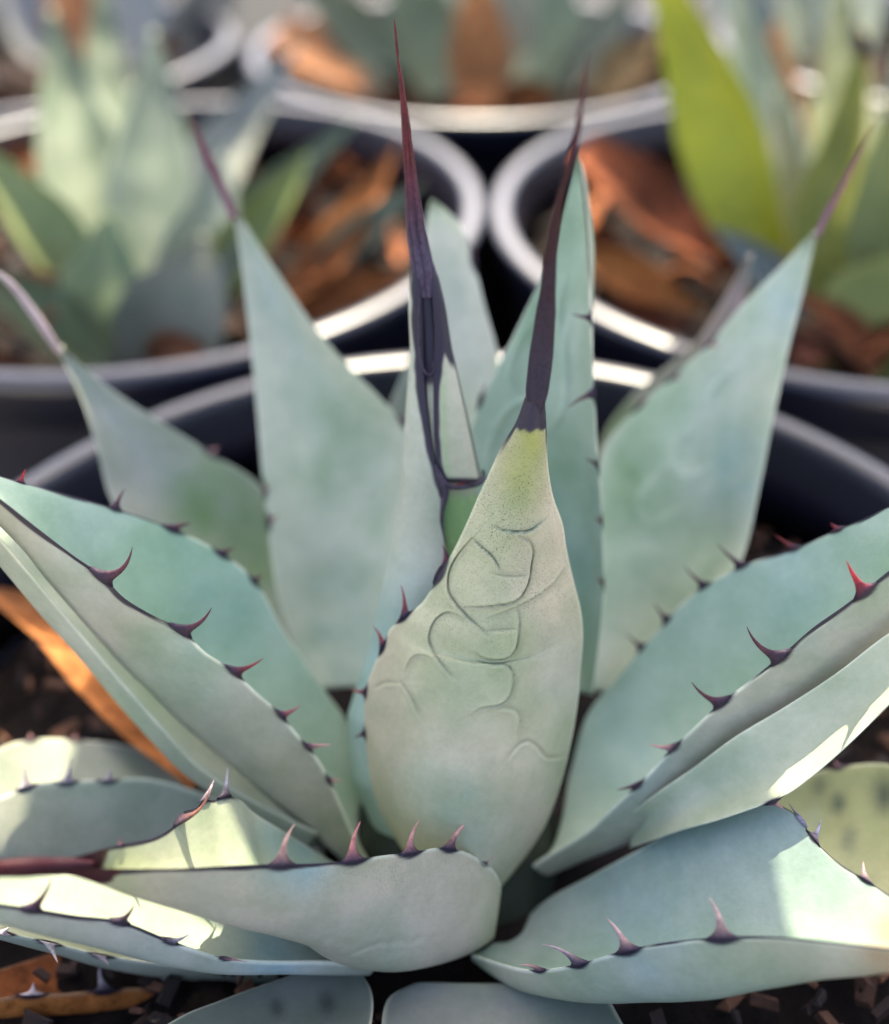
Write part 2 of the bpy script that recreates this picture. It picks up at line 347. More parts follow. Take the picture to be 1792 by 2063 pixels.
# unseen boards added overhead, shaped and placed to shade the heart of the plant
def box(name, x0, x1, y0, y1, z0, z1, mat, parent=None):
    V = [(x, y, z) for z in (z0, z1) for y in (y0, y1) for x in (x0, x1)]
    return meshobj(name, V, [(0, 2, 3, 1), (4, 5, 7, 6), (0, 1, 5, 4), (1, 3, 7, 5), (3, 2, 6, 7), (2, 0, 4, 6)], mat, parent, smooth=False)
HB = .28; k_ = 1/math.tan(math.radians(SUN_EL)); dx = HB*k_*math.sin(math.radians(SUN_AZ)); dy = HB*k_*math.cos(math.radians(SUN_AZ)); zb = ZR+HB
SH = empty('added_shade_blockers', (0, dy, zb)); tag(SH, 'unseen boards added above the plants to block the sun', 'shade planks')
box('shade_blocker', -.076+dx, .088+dx, .089+dy, .215+dy, zb, zb+.004, MBLOCKER, SH)
box('shade_blocker', -.031+dx, .053+dx, -.10+dy, .095+dy, zb+.0042, zb+.008, MBLOCKER, SH)
box('shade_blocker', -.30+dx, -.045+dx, .155+dy, .31+dy, zb+.0042, zb+.008, MBLOCKER, SH)
box('shade_blocker', .068+dx, .36+dx, .135+dy, .31+dy, zb-.0042, zb-.0002, MBLOCKER, SH)
box('blocker_bar', -1.6, 1.6, .188+dy, .206+dy, zb+.0082, zb+.026, MBLOCKER, SH)

# ------------------------------------------------------------------ the agave
GREY = (.36, .43, .37); BLUE = (.34, .49, .45); OLIVE = (.26, .31, .10); PALE = (.46, .50, .44); GREEN = (.24, .36, .16)
agave = empty('agave_plant', P(915, 1650, .196)); tag(agave, 'sharp blue-grey agave with dark hooked spines in the nearest black pot', 'agave', 'potted agaves')
RED = (.20, .03, .035); PINK = (.42, .22, .20); DK = (.09, .03, .04); TAN = (.45, .30, .22)
z8 = lambda *p: [(682.5+.3649*x, 1050+.3649*y) for x, y in p]
# A: the upright leaf in front
crA = [(z8((855, 28), (920, 50), (990, 56), (1060, 50), (1100, 22), (1140, -8)), 0.00059, 7, .9),
       (z8((735, 90), (790, 140), (850, 190), (895, 265)), 0.00051, 7, .9),
       (z8((845, 283), (900, 295), (960, 300), (1045, 290)), 0.00017, 3, .55),
       (z8((990, 76), (1055, 110), (1075, 160), (1065, 240), (1050, 330), (1010, 410), (960, 445), (870, 465), (760, 475), (695, 472)), 0.00068, 8, .55),
       (z8((735, 95), (660, 180), (620, 250), (605, 320), (612, 390), (650, 450), (700, 510), (760, 570), (830, 630)), 0.00068, 8, .55),
       (z8((1250, 255), (1190, 340), (1100, 410), (1020, 455), (970, 480), (900, 510), (820, 537)), 0.00020, 3, .6),
       (z8((815, 605), (900, 600), (990, 587)), 0.00017, 3, .55),
       (z8((985, 480), (1000, 540), (995, 620), (980, 700), (940, 745), (860, 760), (790, 750), (740, 720)), 0.00059, 8, .5),
       (z8((680, 520), (600, 500), (545, 530), (510, 590), (500, 640), (510, 690), (545, 755), (590, 810), (638, 865)), 0.00059, 8, .45),
       (z8((490, 745), (430, 738), (390, 780), (372, 840)), 0.00034, 9, .1), (z8((340, 880), (390, 950), (425, 1020), (445, 1070)), 0.00037, 7, .35),
       (z8((770, 772), (850, 790), (920, 790), (960, 830), (962, 900), (935, 980), (880, 1015), (800, 1030), (750, 1055)), 0.00051, 8, .3),
       (z8((880, 1035), (950, 1035), (990, 1060), (1000, 1110), (985, 1190)), 0.00034, 9, .1),
       (z8((935, 1310), (990, 1240), (1040, 1215), (1090, 1240), (1150, 1300), (1220, 1300), (1280, 1290)), 0.00042, 9, .12),
       (z8((200, 920), (260, 890), (330, 892)), 0.00034, 9, .08)]
tA = [(885, 1152, 892, 1098, .0013, -.28, DK), (815, 1240, 808, 1178, .0010, -.12, RED), (771, 1302, 752, 1262, .0010, -.2, RED), (737, 1393, 706, 1389, .0009, .1, RED), (740, 1478, 714, 1488, .0009, -.1, DK)]
def spA(pp, g): return np.clip(sstep(1500, 1000, pp[..., 1])*(.35+.9*vnoise(g, 220, 17)), 0, 1)*.85
A = leaf(agave, 'leaf',
  [(925, 1780, .184), (800, 1690, .182), (757, 1610, .178), (741, 1530, .176), (734, 1450, .174), (737, 1390, .172), (752, 1345, .170), (772, 1300, .168), (786, 1268, .167), (816, 1240, .165), (850, 1215, .164), (870, 1185, .163), (888, 1152, .162), (916, 1105, .160), (942, 1050, .158), (964, 1000, .156), (987, 950, .154), (1013, 895, .152), (1040, 850, .1505), (1058, 800, .149)],
  [(1015, 1778, .181), (1062, 1722, .179), (1100, 1660, .177), (1130, 1580, .175), (1150, 1500, .173), (1164, 1420, .171), (1170, 1350, .169), (1175, 1280, .167), (1170, 1225, .165), (1155, 1165, .163), (1141, 1100, .161), (1134, 1055, .159), (1115, 1000, .157), (1104, 930, .154), (1101, 850, .1505), (1098, 800, .149)],
  belly=[.009, .014, .0155, .0135, .0105, .0075, .004, .0016], ns=400, nv=190, pw=2.0, tipdark=.045, col=(.45, .44, .34), band=(.885, 1, .0006),
  patches=[(1062, 890, 40, (.30, .32, .07), 1.0), (1050, 960, 42, (.31, .34, .10), .8), (1045, 1020, 35, (.34, .37, .16), .6), (1025, 1075, 35, (.34, .38, .18), .5), (1000, 1340, 55, (.34, .41, .22), .6), (935, 1400, 50, (.36, .42, .26), .5), (1040, 1280, 35, (.38, .41, .22), .5), (850, 1600, 70, (.32, .44, .32), .45), (940, 1640, 60, (.30, .43, .31), .4), (1130, 1350, 60, (.50, .49, .42), .5)],
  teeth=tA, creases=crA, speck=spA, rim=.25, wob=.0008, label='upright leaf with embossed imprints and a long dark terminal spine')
terminal(A, [(1074, 846, .1497), (1079, 810, .1487), (1088, 740, .147), (1101, 620, .143), (1112, 500, .139), (1124, 420, .136), (1148, 330, .132), (1163, 270, .130), (1172, 200, .127), (1180, 150, .125), (1186, 100, .123)],
         [14, 26, 25, 22, 17, 13, 11, 10, 9, 7, 4, 1], c0=(.022, .016, .026), c1=(.020, .004, .006), c2=(.05, .006, .012))
#@@BUD
# B: the furled leaves of the heart
BY = [40, 60, 105, 118, 150, 240, 350, 475, 560, 700, 850, 975, 1100, 1300, 1440, 1560, 1700, 1760]
BC = [795, 797, 801, 802, 807, 817, 827, 840, 856, 870, 882, 891, 891, 885, 880, 882, 895, 905]
BH = [.8, 2.4, 3.0, 1.8, 4, 8, 13, 20, 28, 35, 58, 76, 94, 133, 172, 168, 120, 90]
BT = np.interp(BY, [40, 980, 1760], [.156, .173, .193])
def bud_pt(y, phi, off=0.0):
    y = np.asarray(y, float); c = np.interp(y, BY, BC); h = np.interp(y, BY, BH); t = np.interp(y, BY, BT); p0 = CAM + t[..., None]*(F_ + ((c-PW/2)/FPX)[..., None]*RIGHT - ((y-PH/2)/FPX)[..., None]*UP)
    r = h*t/FPX+off
    return p0 + RIGHT*(r*np.sin(phi))[..., None] - F_*(r*np.cos(phi)*.8)[..., None]
def bud_phi(y, x):
    c = np.interp(y, BY, BC); h = np.interp(y, BY, BH); return np.arcsin(np.clip((x-c)/h, -.999, .999))
def bud_shell(name, y0, y1, fa, fb, off, ny, nphi, colf, thick=.0007, root=agave, mat=None, label=None):
    ys = np.linspace(y0, y1, ny); u = np.linspace(0, 1, nphi)
    a = fa(ys); b = fb(ys); ph = a[:, None]+(b-a)[:, None]*u[None]; Y = np.repeat(ys[:, None], nphi, 1)
    of = -.0006+(off+.0006)*sstep(455, 640, Y); g = bud_pt(Y, ph, of); gi = bud_pt(Y, ph, of-thick)
    c = colf(Y, ph, u[None]*np.ones_like(Y), g)
    V = np.vstack([g.reshape(-1, 3), gi.reshape(-1, 3)]); n = ny*nphi; Fc = []
    for i in range(ny-1):
        for j in range(nphi-1):
            q = (i*nphi+j, i*nphi+j+1, (i+1)*nphi+j+1, (i+1)*nphi+j); Fc.append(q); Fc.append(tuple(n+k for k in reversed(q)))
    for i in range(ny-1):
        for j in (0, nphi-1): q = (i*nphi+j, (i+1)*nphi+j, n+(i+1)*nphi+j, n+i*nphi+j); Fc.append(q)
    for j in range(nphi-1):
        for i in (0, ny-1): Fc.append((i*nphi+j, i*nphi+j+1, n+i*nphi+j+1, n+i*nphi+j))
    o = meshobj(name, V, Fc, mat or MLEAF, root, np.vstack([c.reshape(-1, 3)]*2), np.zeros(2*n))
    if label: o['label'] = label
    return o
def xline(xs, ys): return lambda y: bud_phi(y, np.interp(y, ys, xs))
def c_core(Y, ph, u, g):
    c = np.broadcast_to(np.array((1.15, 1.03, .89))*np.array((.40, .45, .38)), g.shape).copy(); c *= (.92+.16*vnoise(g, 80, 3))[..., None]
    c = mix(c, (.27, .42, .17), sstep(985, 1010, Y)*(.55+.7*vnoise(g, 150, 6)))
    return mix(c, PURPLE, sstep(790, 770, Y))
core = bud_shell('leaf', 470, 1760, lambda y: np.full_like(y, -math.pi), lambda y: np.full_like(y, math.pi), -.0006, 120, 72, c_core, label='innermost leaf of the closed heart')
# left wrapping leaf, its purple margin running down the front
LX = xline([836, 848, 853, 856, 862, 872, 884, 892, 896, 893, 900, 910, 915, 915], [470, 560, 640, 740, 820, 900, 960, 988, 1010, 1060, 1110, 1160, 1300, 1760])
def c_left(Y, ph, u, g):
    c = np.broadcast_to(np.array((1.15, 1.03, .89))*np.array((.39, .445, .40)), g.shape).copy(); c *= (.9+.2*vnoise(g, 60, 4))[..., None]; c = mix(c, BLUE, .8*sstep(1050, 1350, Y))
    d = (1-u)*(LX(Y)+math.pi*.95)*np.interp(Y, BY, BH)
    bw = np.interp(Y, [470, 560, 760, 900, 975, 1000, 1040, 1060, 1100, 1135, 1180, 1220], [18, 24, 17, 11, 10, 9, 5, 2, 2.5, 7, 4, 0])*(.8+.4*vnoise(g, 400, 2))
    c = mix(c, PURPLE, sstep(1.2, .8, d/np.maximum(bw, .3)))
    return mix(c, PURPLE, sstep(600, 540, Y+30*(ph > -1)))
wl = bud_shell('leaf', 470, 1760, lambda y: np.full_like(y, -math.pi*.95), LX, .0007, 150, 70, c_left, .0011, label='furled leaf wrapping the heart with a dark purple margin')
# right furled leaf, ending in a dark toothed edge
RX = xline([850, 868, 876, 874, 876, 880, 886, 888], [470, 560, 680, 780, 880, 930, 962, 973])
def c_right(Y, ph, u, g):
    c = np.broadcast_to(np.array((1.15, 1.03, .89))*np.array((.43, .47, .40)), g.shape).copy(); c *= (.92+.16*vnoise(g, 90, 4))[..., None]
    h = np.interp(Y, BY, BH); d = u*(math.pi*.6-RX(Y))*h
    c = mix(c, (.33, .43, .22), .6*np.exp(-((d-18)/8)**2)*sstep(720, 800, Y))
    bw = np.interp(Y, [470, 560, 690, 740, 800, 900, 950, 973], [40, 40, 22, 15, 11, 10, 11, 14])*(.85+.3*vnoise(g, 400, 2))
    c = mix(c, PURPLE, sstep(1.15, .85, d/bw)); c = mix(c, PURPLE, sstep(712, 690, Y-40*sstep(.4, .9, ph)))
    c = mix(c, PURPLE, sstep(962, 968, Y)); return mix(c, PURPLE, .85*sstep(1.12, 1.25, ph))
wr = bud_shell('leaf', 470, 973, RX, lambda y: np.full_like(y, math.pi*.6), .0005, 90, 46, c_right, .0010, label='furled leaf on the heart ending in a dark toothed edge')
# dark raised cords where the furled margins meet
def cord(name, pts, r, off, parent):
    q = spline(np.array(pts, float), 40); p = bud_pt(q[:, 1], bud_phi(q[:, 1], q[:, 0]), off); u = np.linspace(0, 1, 40)
    rad = np.interp(u, np.linspace(0, 1, len(r)), r)*.178/FPX; V, Fc = tube(p, rad, 8)
    return meshobj(name, V, Fc, MSPINE, parent, np.tile(np.array((.035, .028, .042)), (len(V), 1))*(.8+.5*vnoise(V, 700, 2))[:, None])
cord('margin_cord', [(880, 940), (886, 962), (894, 976), (915, 984), (940, 980), (957, 972), (963, 960), (962, 945)], [2, 6, 8, 5, 4, 5, 5, 2], .0011, wr)
cord('margin_cord', [(893, 976), (897, 995), (893, 1020), (890, 1050), (897, 1090)], [7, 6, 4, 2, 1], .0013, wl)
cord('margin_cord', [(897, 1105), (903, 1125), (914, 1150)], [2, 6, 5], .0012, wl)
cord('margin_cord', [(850, 590), (851, 660), (856, 740), (866, 762), (873, 756), (873, 735)], [1, 2.5, 3, 3, 2.5, 1], .0010, wl)
b3 = bud_pt(np.array([972.]), bud_phi(np.array([972.]), np.array([935.])), .0012)[0]
tooth(wr, b3, (935, 972, 905, 980, .0006, .05, RED), RIGHT)
yy = np.array([40, 60, 105, 118, 150, 240, 350, 475, 540, 600.]); pth = bud_pt(yy, np.zeros(10), 0); ax = pth + F_*(np.interp(yy, BY, BH)*.16/FPX*.8)[:, None]
ax = np.array([CAM + np.interp(y, BY, BT)*(F_+((np.interp(y, BY, BC)-PW/2)/FPX)*RIGHT-((y-PH/2)/FPX)*UP) for y in np.linspace(600, 40, 160)])
ysp = np.linspace(600, 40, 160); rsp = np.interp(ysp, BY, BH)*np.interp(ysp, BY, BT)/FPX*np.interp(ysp, [40, 520, 600], [1, 1, .8]); rsp = rsp*(1+.16*(vnoise(ax, 520, 8)-.5)); kk = 40
V, Fc = tube(ax, rsp, kk)
an = np.tile(np.arange(kk)/kk*2*math.pi, 160); axr = np.repeat(ax, kk, 0); groove = 1-.10*np.abs(np.sin(an*4+np.repeat(ysp, kk)*.004))**6*np.repeat(sstep(130, 300, ysp), kk)
V = axr+(V-axr)*groove[:, None]; yv = np.repeat(ysp, kk)
cs = mix((.085, .014, .014), (.060, .022, .034), sstep(300, 430, yv)); cs = mix(cs, (.055, .040, .065), sstep(400, 520, yv)); cs *= (.75+.5*vnoise(V, 900, 5))[:, None]; cs = cs*np.where(groove < .94, .45, 1)[:, None]
sp = meshobj('terminal_spine', V, Fc, MSPINE, core, cs)

#@@LEAVES
# C: upright leaf behind the heart, right
tC = [(1188, 638, 1150, 632, .0008, .05, DK), (1194, 790, 1144, 822, .0010, -.1, DK), (1208, 940, 1180, 924, .0009, -.1, DK), (955, 806, 984, 772, .0010, .15, DK), (1212, 1050, 1200, 1040, .0008), (1217, 1172, 1204, 1160, .0008)]
crC = [([(1085, 640), (1050, 690), (1030, 760), (1045, 800), (1075, 790), (1085, 720)], .0007, 6, 0), ([(1075, 800), (1025, 830), (990, 900), (985, 960)], .0007, 6, 0), ([(1150, 640), (1140, 700), (1145, 760), (1135, 830), (1110, 870)], .0007, 6, 0), ([(1140, 560), (1130, 620), (1128, 700)], .0005, 6, 0)]
Cl = leaf(agave, 'leaf', [(1040, 1420, .196), (1000, 1250, .196), (950, 1050, .196), (938, 920, .195), (952, 850, .194), (985, 775, .193), (1030, 690, .191), (1070, 605, .189), (1110, 520, .187), (1140, 400, .184), (1158, 308, .182)],
  [(1195, 1400, .190), (1208, 1300, .188), (1217, 1200, .186), (1216, 1100, .184), (1212, 1000, .182), (1204, 900, .180), (1198, 780, .178), (1192, 660, .177), (1187, 540, .177), (1180, 430, .179), (1164, 308, .182)],
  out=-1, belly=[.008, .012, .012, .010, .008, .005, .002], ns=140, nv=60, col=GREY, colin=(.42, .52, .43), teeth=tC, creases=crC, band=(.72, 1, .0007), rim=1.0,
  patches=[(1080, 700, 60, (.28, .42, .24), .6), (1130, 900, 80, (.28, .40, .26), .4), (1150, 1150, 120, BLUE, .6)], label='upright leaf with small spines behind the heart')
# D: short leaf seen behind the heart
leaf(agave, 'leaf', [(900, 1000, .206), (850, 850, .207), (840, 700, .208), (845, 560, .208), (856, 470, .207), (868, 400, .206)], [(1005, 1000, .204), (1010, 850, .205), (1003, 715, .206), (978, 620, .207), (952, 520, .207), (925, 450, .206), (872, 400, .206)],
  out=-1, belly=[.006, .007, .005, .002], ns=70, nv=26, col=PALE, colin=(.60, .61, .53), teeth=[(955, 528, 950, 494, .0012, 0, DK)], label='short pale leaf standing behind the heart')
leaf(agave, 'leaf', [(740, 1000, .212), (770, 860, .212), (800, 780, .211), (825, 720, .210)], [(900, 1000, .212), (880, 860, .212), (860, 780, .211), (830, 720, .210)], out=-1, belly=[.004, .004, .002], ns=40, nv=20, colin=PALE)
# E: broad leaf behind, left
El = leaf(agave, 'leaf', [(640, 1390, .202), (590, 1290, .204), (556, 1180, .205), (540, 1060, .206), (528, 950, .207), (520, 850, .208), (510, 740, .209), (497, 620, .210), (482, 500, .211), (468, 418, .212)],
  [(770, 1390, .196), (815, 1250, .196), (835, 1100, .197), (838, 980, .199), (822, 870, .201), (765, 800, .203), (700, 735, .205), (632, 655, .207), (570, 565, .209), (520, 490, .211), (476, 418, .212)],
  out=-1, belly=[.008, .013, .013, .010, .006, .002], ns=110, nv=44, col=GREY, colin=(.54, .58, .49), rim=.4,
  patches=[(690, 880, 70, (.27, .38, .20), .6), (660, 960, 60, (.27, .38, .22), .5), (560, 560, 80, (.38, .45, .41), .5), (680, 1280, 120, (.26, .39, .33), .6)],
  teeth=[(812, 856, 800, 838, .0012, 0, DK), (541, 1050, 560, 1040, .0012), (531, 990, 545, 985, .0012)], label='broad smooth leaf behind the heart on the side of the grey-green agave')
terminal(El, [(472, 440, .212), (452, 390, .211), (420, 320, .209), (395, 260, .207), (380, 228, .206)], [9, 9, 9, 6, 1], c0=(.16, .08, .10), c1=(.12, .035, .05))
# F: arching leaf further left
Fl = leaf(agave, 'leaf', [(520, 1330, .204), (390, 1200, .206), (280, 1090, .207), (222, 1000, .207), (198, 910, .206), (170, 820, .205), (142, 755, .204), (112, 700, .203)],
  [(620, 1330, .206), (600, 1150, .211), (530, 985, .214), (440, 922, .214), (340, 860, .212), (240, 795, .209), (170, 740, .206), (124, 700, .203)], out=-1, belly=[.008, .012, .012, .008, .005, .002], ns=90, nv=36,
  colin=(.40, .425, .385), col=GREY, patches=[(400, 1030, 60, (.24, .36, .14), .85), (500, 1060, 70, (.26, .34, .16), .8), (520, 1130, 60, (.25, .34, .15), .8), (440, 960, 50, (.28, .38, .20), .6)], rim=.4,
  teeth=[(430, 917, 440, 900, .0013, 0, PINK), (540, 1050, 555, 1040, .0012)], label='arching leaf with a pale curved tip behind the big channelled leaf')
terminal(Fl, [(122, 712, .2035), (95, 670, .202), (60, 620, .200), (25, 575, .197), (-30, 530, .193)], [6, 9.5, 9, 7, 2], c0=(.34, .26, .26), c1=(.36, .29, .29), c2=(.36, .32, .30))
# G: big channelled leaf to the left
tG = [(203, 1162, 267, 1102, .0014, -.32, DK, -.004), (362, 1268, 427, 1224, .0013, -.22, DK, -.003), (478, 1352, 531, 1326, .0011, -.1, RED, -.002), (570, 1440, 606, 1421, .0010, -.1, (.25, .06, .07)), (622, 1503, 672, 1500, .0009, 0, PINK), (665, 1575, 690, 1572, .0008, 0, PINK),
      (235, 1024, 252, 985, .0010, .1, DK), (352, 1064, 386, 1054, .0013, .1, DK), (452, 1116, 474, 1104, .0012, .1, DK), (512, 1170, 530, 1158, .0011, 0, DK), (45, 966, 52, 945, .0008, 0, (.4, .03, .03))]
Gl = leaf(agave, 'leaf', [(745, 1745, .184), (712, 1680, .180), (678, 1600, .176), (640, 1528, .172), (600, 1480, .169), (560, 1432, .167), (520, 1398, .165), (470, 1350, .163), (415, 1315, .161), (370, 1272, .159), (300, 1236, .157), (250, 1205, .156), (205, 1160, .155), (150, 1122, .153), (70, 1062, .150), (0, 1008, .147), (-80, 950, .144), (-150, 905, .142)],
  [(735, 1560, .196), (695, 1450, .195), (660, 1400, .194), (612, 1330, .192), (565, 1260, .190), (515, 1172, .187), (452, 1118, .184), (350, 1066, .179), (232, 1025, .172), (120, 993, .165), (0, 960, .157), (-80, 930, .150), (-150, 900, .143)],
  outer=[(700, 1720, .190), (600, 1640, .187), (520, 1580, .184), (440, 1512, .181), (360, 1440, .178), (280, 1362, .174), (200, 1280, .170), (120, 1190, .164), (50, 1110, .158), (0, 1060, .154), (-80, 980, .148), (-150, 908, .1425)],
  ns=150, nv=60, pw=2.0, thick=.0045, col=(.38, .41, .36), colin=(.40, .53, .44), teeth=tG, band=(.56, 1, .0009), rim=1.0, patches=[(430, 1250, 90, BLUE, .5), (150, 1090, 70, (.33, .44, .37), .5)], label='big channelled leaf with dark hooked spines beside the heart')
# far rim strip of G is its own outer face; H: leaf under G, coloured paler to stand for its lit edge
Hl = leaf(agave, 'leaf', [(640, 1680, .1820), (520, 1620, .1780), (400, 1545, .1740), (330, 1470, .1710), (255, 1385, .1680), (150, 1262, .1620), (60, 1155, .1560), (0, 1085, .1510), (-100, 980, .1440)],
  [(680, 1640, .1980), (560, 1560, .1960), (440, 1475, .1930), (330, 1370, .1900), (230, 1260, .1840), (130, 1165, .1770), (60, 1100, .1710), (0, 1050, .1660), (-100, 975, .1570)],
  out=-1, belly=[.006, .006, .005, .003], ns=80, nv=26, col=GREY, colin=(.52, .60, .55), rim=.5, label='narrow pale leaf edge showing under the big channelled leaf')
# I: big channelled leaf to the right
tI = [(1742, 1190, 1706, 1130, .0013, .05, (.40, .03, .04), -.003), (1572, 1322, 1505, 1262, .0013, .22, DK, -.003), (1452, 1414, 1394, 1374, .0012, .18, DK, -.002), (1352, 1505, 1306, 1499, .0010, .1, PINK), (1280, 1582, 1242, 1592, .0009, 0, DK),
      (1690, 1066, 1674, 1054, .0010, 0, RED), (1495, 1138, 1444, 1094, .0010, .05, DK), (1418, 1180, 1378, 1140, .0010, .05, DK), (1345, 1250, 1318, 1214, .0010, .05, DK), (1598, 1106, 1562, 1078, .0009, 0, RED), (1290, 1300, 1262, 1276, .0009, 0, DK)]
crI = [([(1700, 1110), (1650, 1160), (1632, 1200), (1650, 1235), (1690, 1215)], .0007, 6, 0), ([(1560, 1230), (1530, 1265), (1535, 1300), (1565, 1300)], .0007, 6, 0), ([(1760, 1100), (1790, 1130)], .0005, 6, 0)]
Il = leaf(agave, 'leaf', [(1070, 1750, .184), (1110, 1722, .181), (1180, 1678, .177), (1240, 1622, .173), (1290, 1576, .170), (1350, 1512, .167), (1405, 1460, .164), (1452, 1416, .162), (1500, 1380, .160), (1545, 1345, .158), (1585, 1312, .156), (1640, 1264, .154), (1700, 1222, .152), (1745, 1188, .150), (1795, 1148, .148), (1870, 1090, .145), (1950, 1030, .142)],
  [(1150, 1560, .196), (1185, 1440, .196), (1240, 1370, .195), (1298, 1300, .193), (1340, 1255, .191), (1372, 1218, .189), (1420, 1180, .186), (1500, 1138, .181), (1600, 1106, .175), (1690, 1066, .168), (1740, 1046, .163), (1795, 1020, .158), (1870, 1005, .151), (1950, 1022, .1425)],
  outer=[(1130, 1735, .190), (1220, 1690, .187), (1310, 1650, .184), (1400, 1610, .181), (1480, 1560, .178), (1560, 1500, .174), (1640, 1430, .169), (1720, 1350, .163), (1795, 1275, .157), (1870, 1180, .150), (1950, 1040, .143)],
  ns=150, nv=60, pw=2.0, thick=.0045, col=(.37, .40, .345), colin=(.40, .52, .45), teeth=tI, creases=crI, band=(.55, 1, .0006), rim=1.0, patches=[(1250, 1500, 90, BLUE, .6), (1600, 1200, 80, (.30, .45, .41), .5)], label='big channelled leaf with dark hooked spines on the side of the yellow-green agave')
# I2: leaf under I that catches the sun
leaf(agave, 'leaf', [(1270, 1708, .1770), (1370, 1674, .1670), (1440, 1655, .1620), (1510, 1632, .1580), (1580, 1605, .1550), (1640, 1562, .1530), (1700, 1510, .1510), (1792, 1420, .1480), (1880, 1330, .1440), (1960, 1240, .1410)],
  [(1235, 1668, .1780), (1320, 1600, .1700), (1400, 1545, .1660), (1480, 1485, .1620), (1580, 1425, .1590), (1680, 1360, .1550), (1792, 1275, .1500), (1880, 1225, .1460), (1960, 1236, .1412)],
  out=-1, belly=[.004, .005, .004, .002], ns=80, nv=30, colin=(.44, .48, .38), rim=.5, teeth=[(1560, 1612, 1580, 1630, .0009, 0, PINK)], label='leaf under the big channelled leaf, its sunlit face showing')
# J, K: leaves behind, right
crJ = [([(1400, 860), (1360, 900), (1370, 950), (1410, 945), (1430, 890)], .0007, 7, 0), ([(1345, 940), (1290, 1010), (1310, 1050), (1350, 1030)], .0007, 7, 0), ([(1480, 740), (1430, 800), (1440, 840)], .0007, 7, 0)]
Jl = leaf(agave, 'leaf', [(1180, 1390, .203), (1190, 1200, .205), (1200, 1020, .207), (1216, 905, .208), (1290, 815, .208), (1355, 758, .208), (1430, 690, .207), (1505, 605, .206), (1580, 530, .205), (1643, 462, .204)],
  [(1300, 1380, .196), (1400, 1280, .196), (1470, 1180, .196), (1503, 1105, .197), (1530, 985, .198), (1560, 835, .200), (1590, 700, .202), (1618, 590, .203), (1648, 462, .204)],
  out=-1, belly=[.008, .014, .014, .010, .005, .002], ns=110, nv=44, creases=crJ, colin=(.58, .64, .53), rim=.5,
  patches=[(1270, 980, 70, (.25, .38, .18), .75), (1330, 1150, 90, (.28, .40, .26), .5), (1480, 950, 70, (.31, .46, .44), .7), (1590, 620, 50, (.36, .50, .47), .6)], teeth=[(1290, 818, 1305, 800, .0012, 0, PINK), (1355, 758, 1375, 765, .0012, 0, PINK), (1430, 695, 1450, 700, .0012, 0, PINK)], label='broad leaf behind the heart on the side of the yellow-green agave')
terminal(Jl, [(1645, 478, .204), (1662, 440, .204), (1690, 390, .203), (1725, 320, .201), (1765, 240, .199)], [5, 7, 6, 4, 1], c0=(.20, .08, .14), c1=(.16, .03, .09))
leaf(agave, 'leaf', [(1190, 1150, .220), (1200, 1000, .221), (1215, 880, .222), (1270, 800, .222), (1340, 740, .222), (1400, 690, .221), (1450, 615, .220), (1510, 510, .218)], [(1330, 1150, .216), (1370, 1000, .217), (1400, 880, .218), (1430, 800, .219), (1452, 740, .220), (1475, 680, .220), (1500, 600, .219), (1518, 510, .218)],
  out=-1, belly=[.006, .008, .006, .002], ns=60, nv=26, colin=(.47, .46, .42), patches=[(1245, 850, 40, GREEN, .7), (1480, 600, 60, (.58, .42, .40), .9), (1430, 680, 40, (.55, .42, .38), .8)], label='leaf with a pinkish tip standing behind a broad leaf')
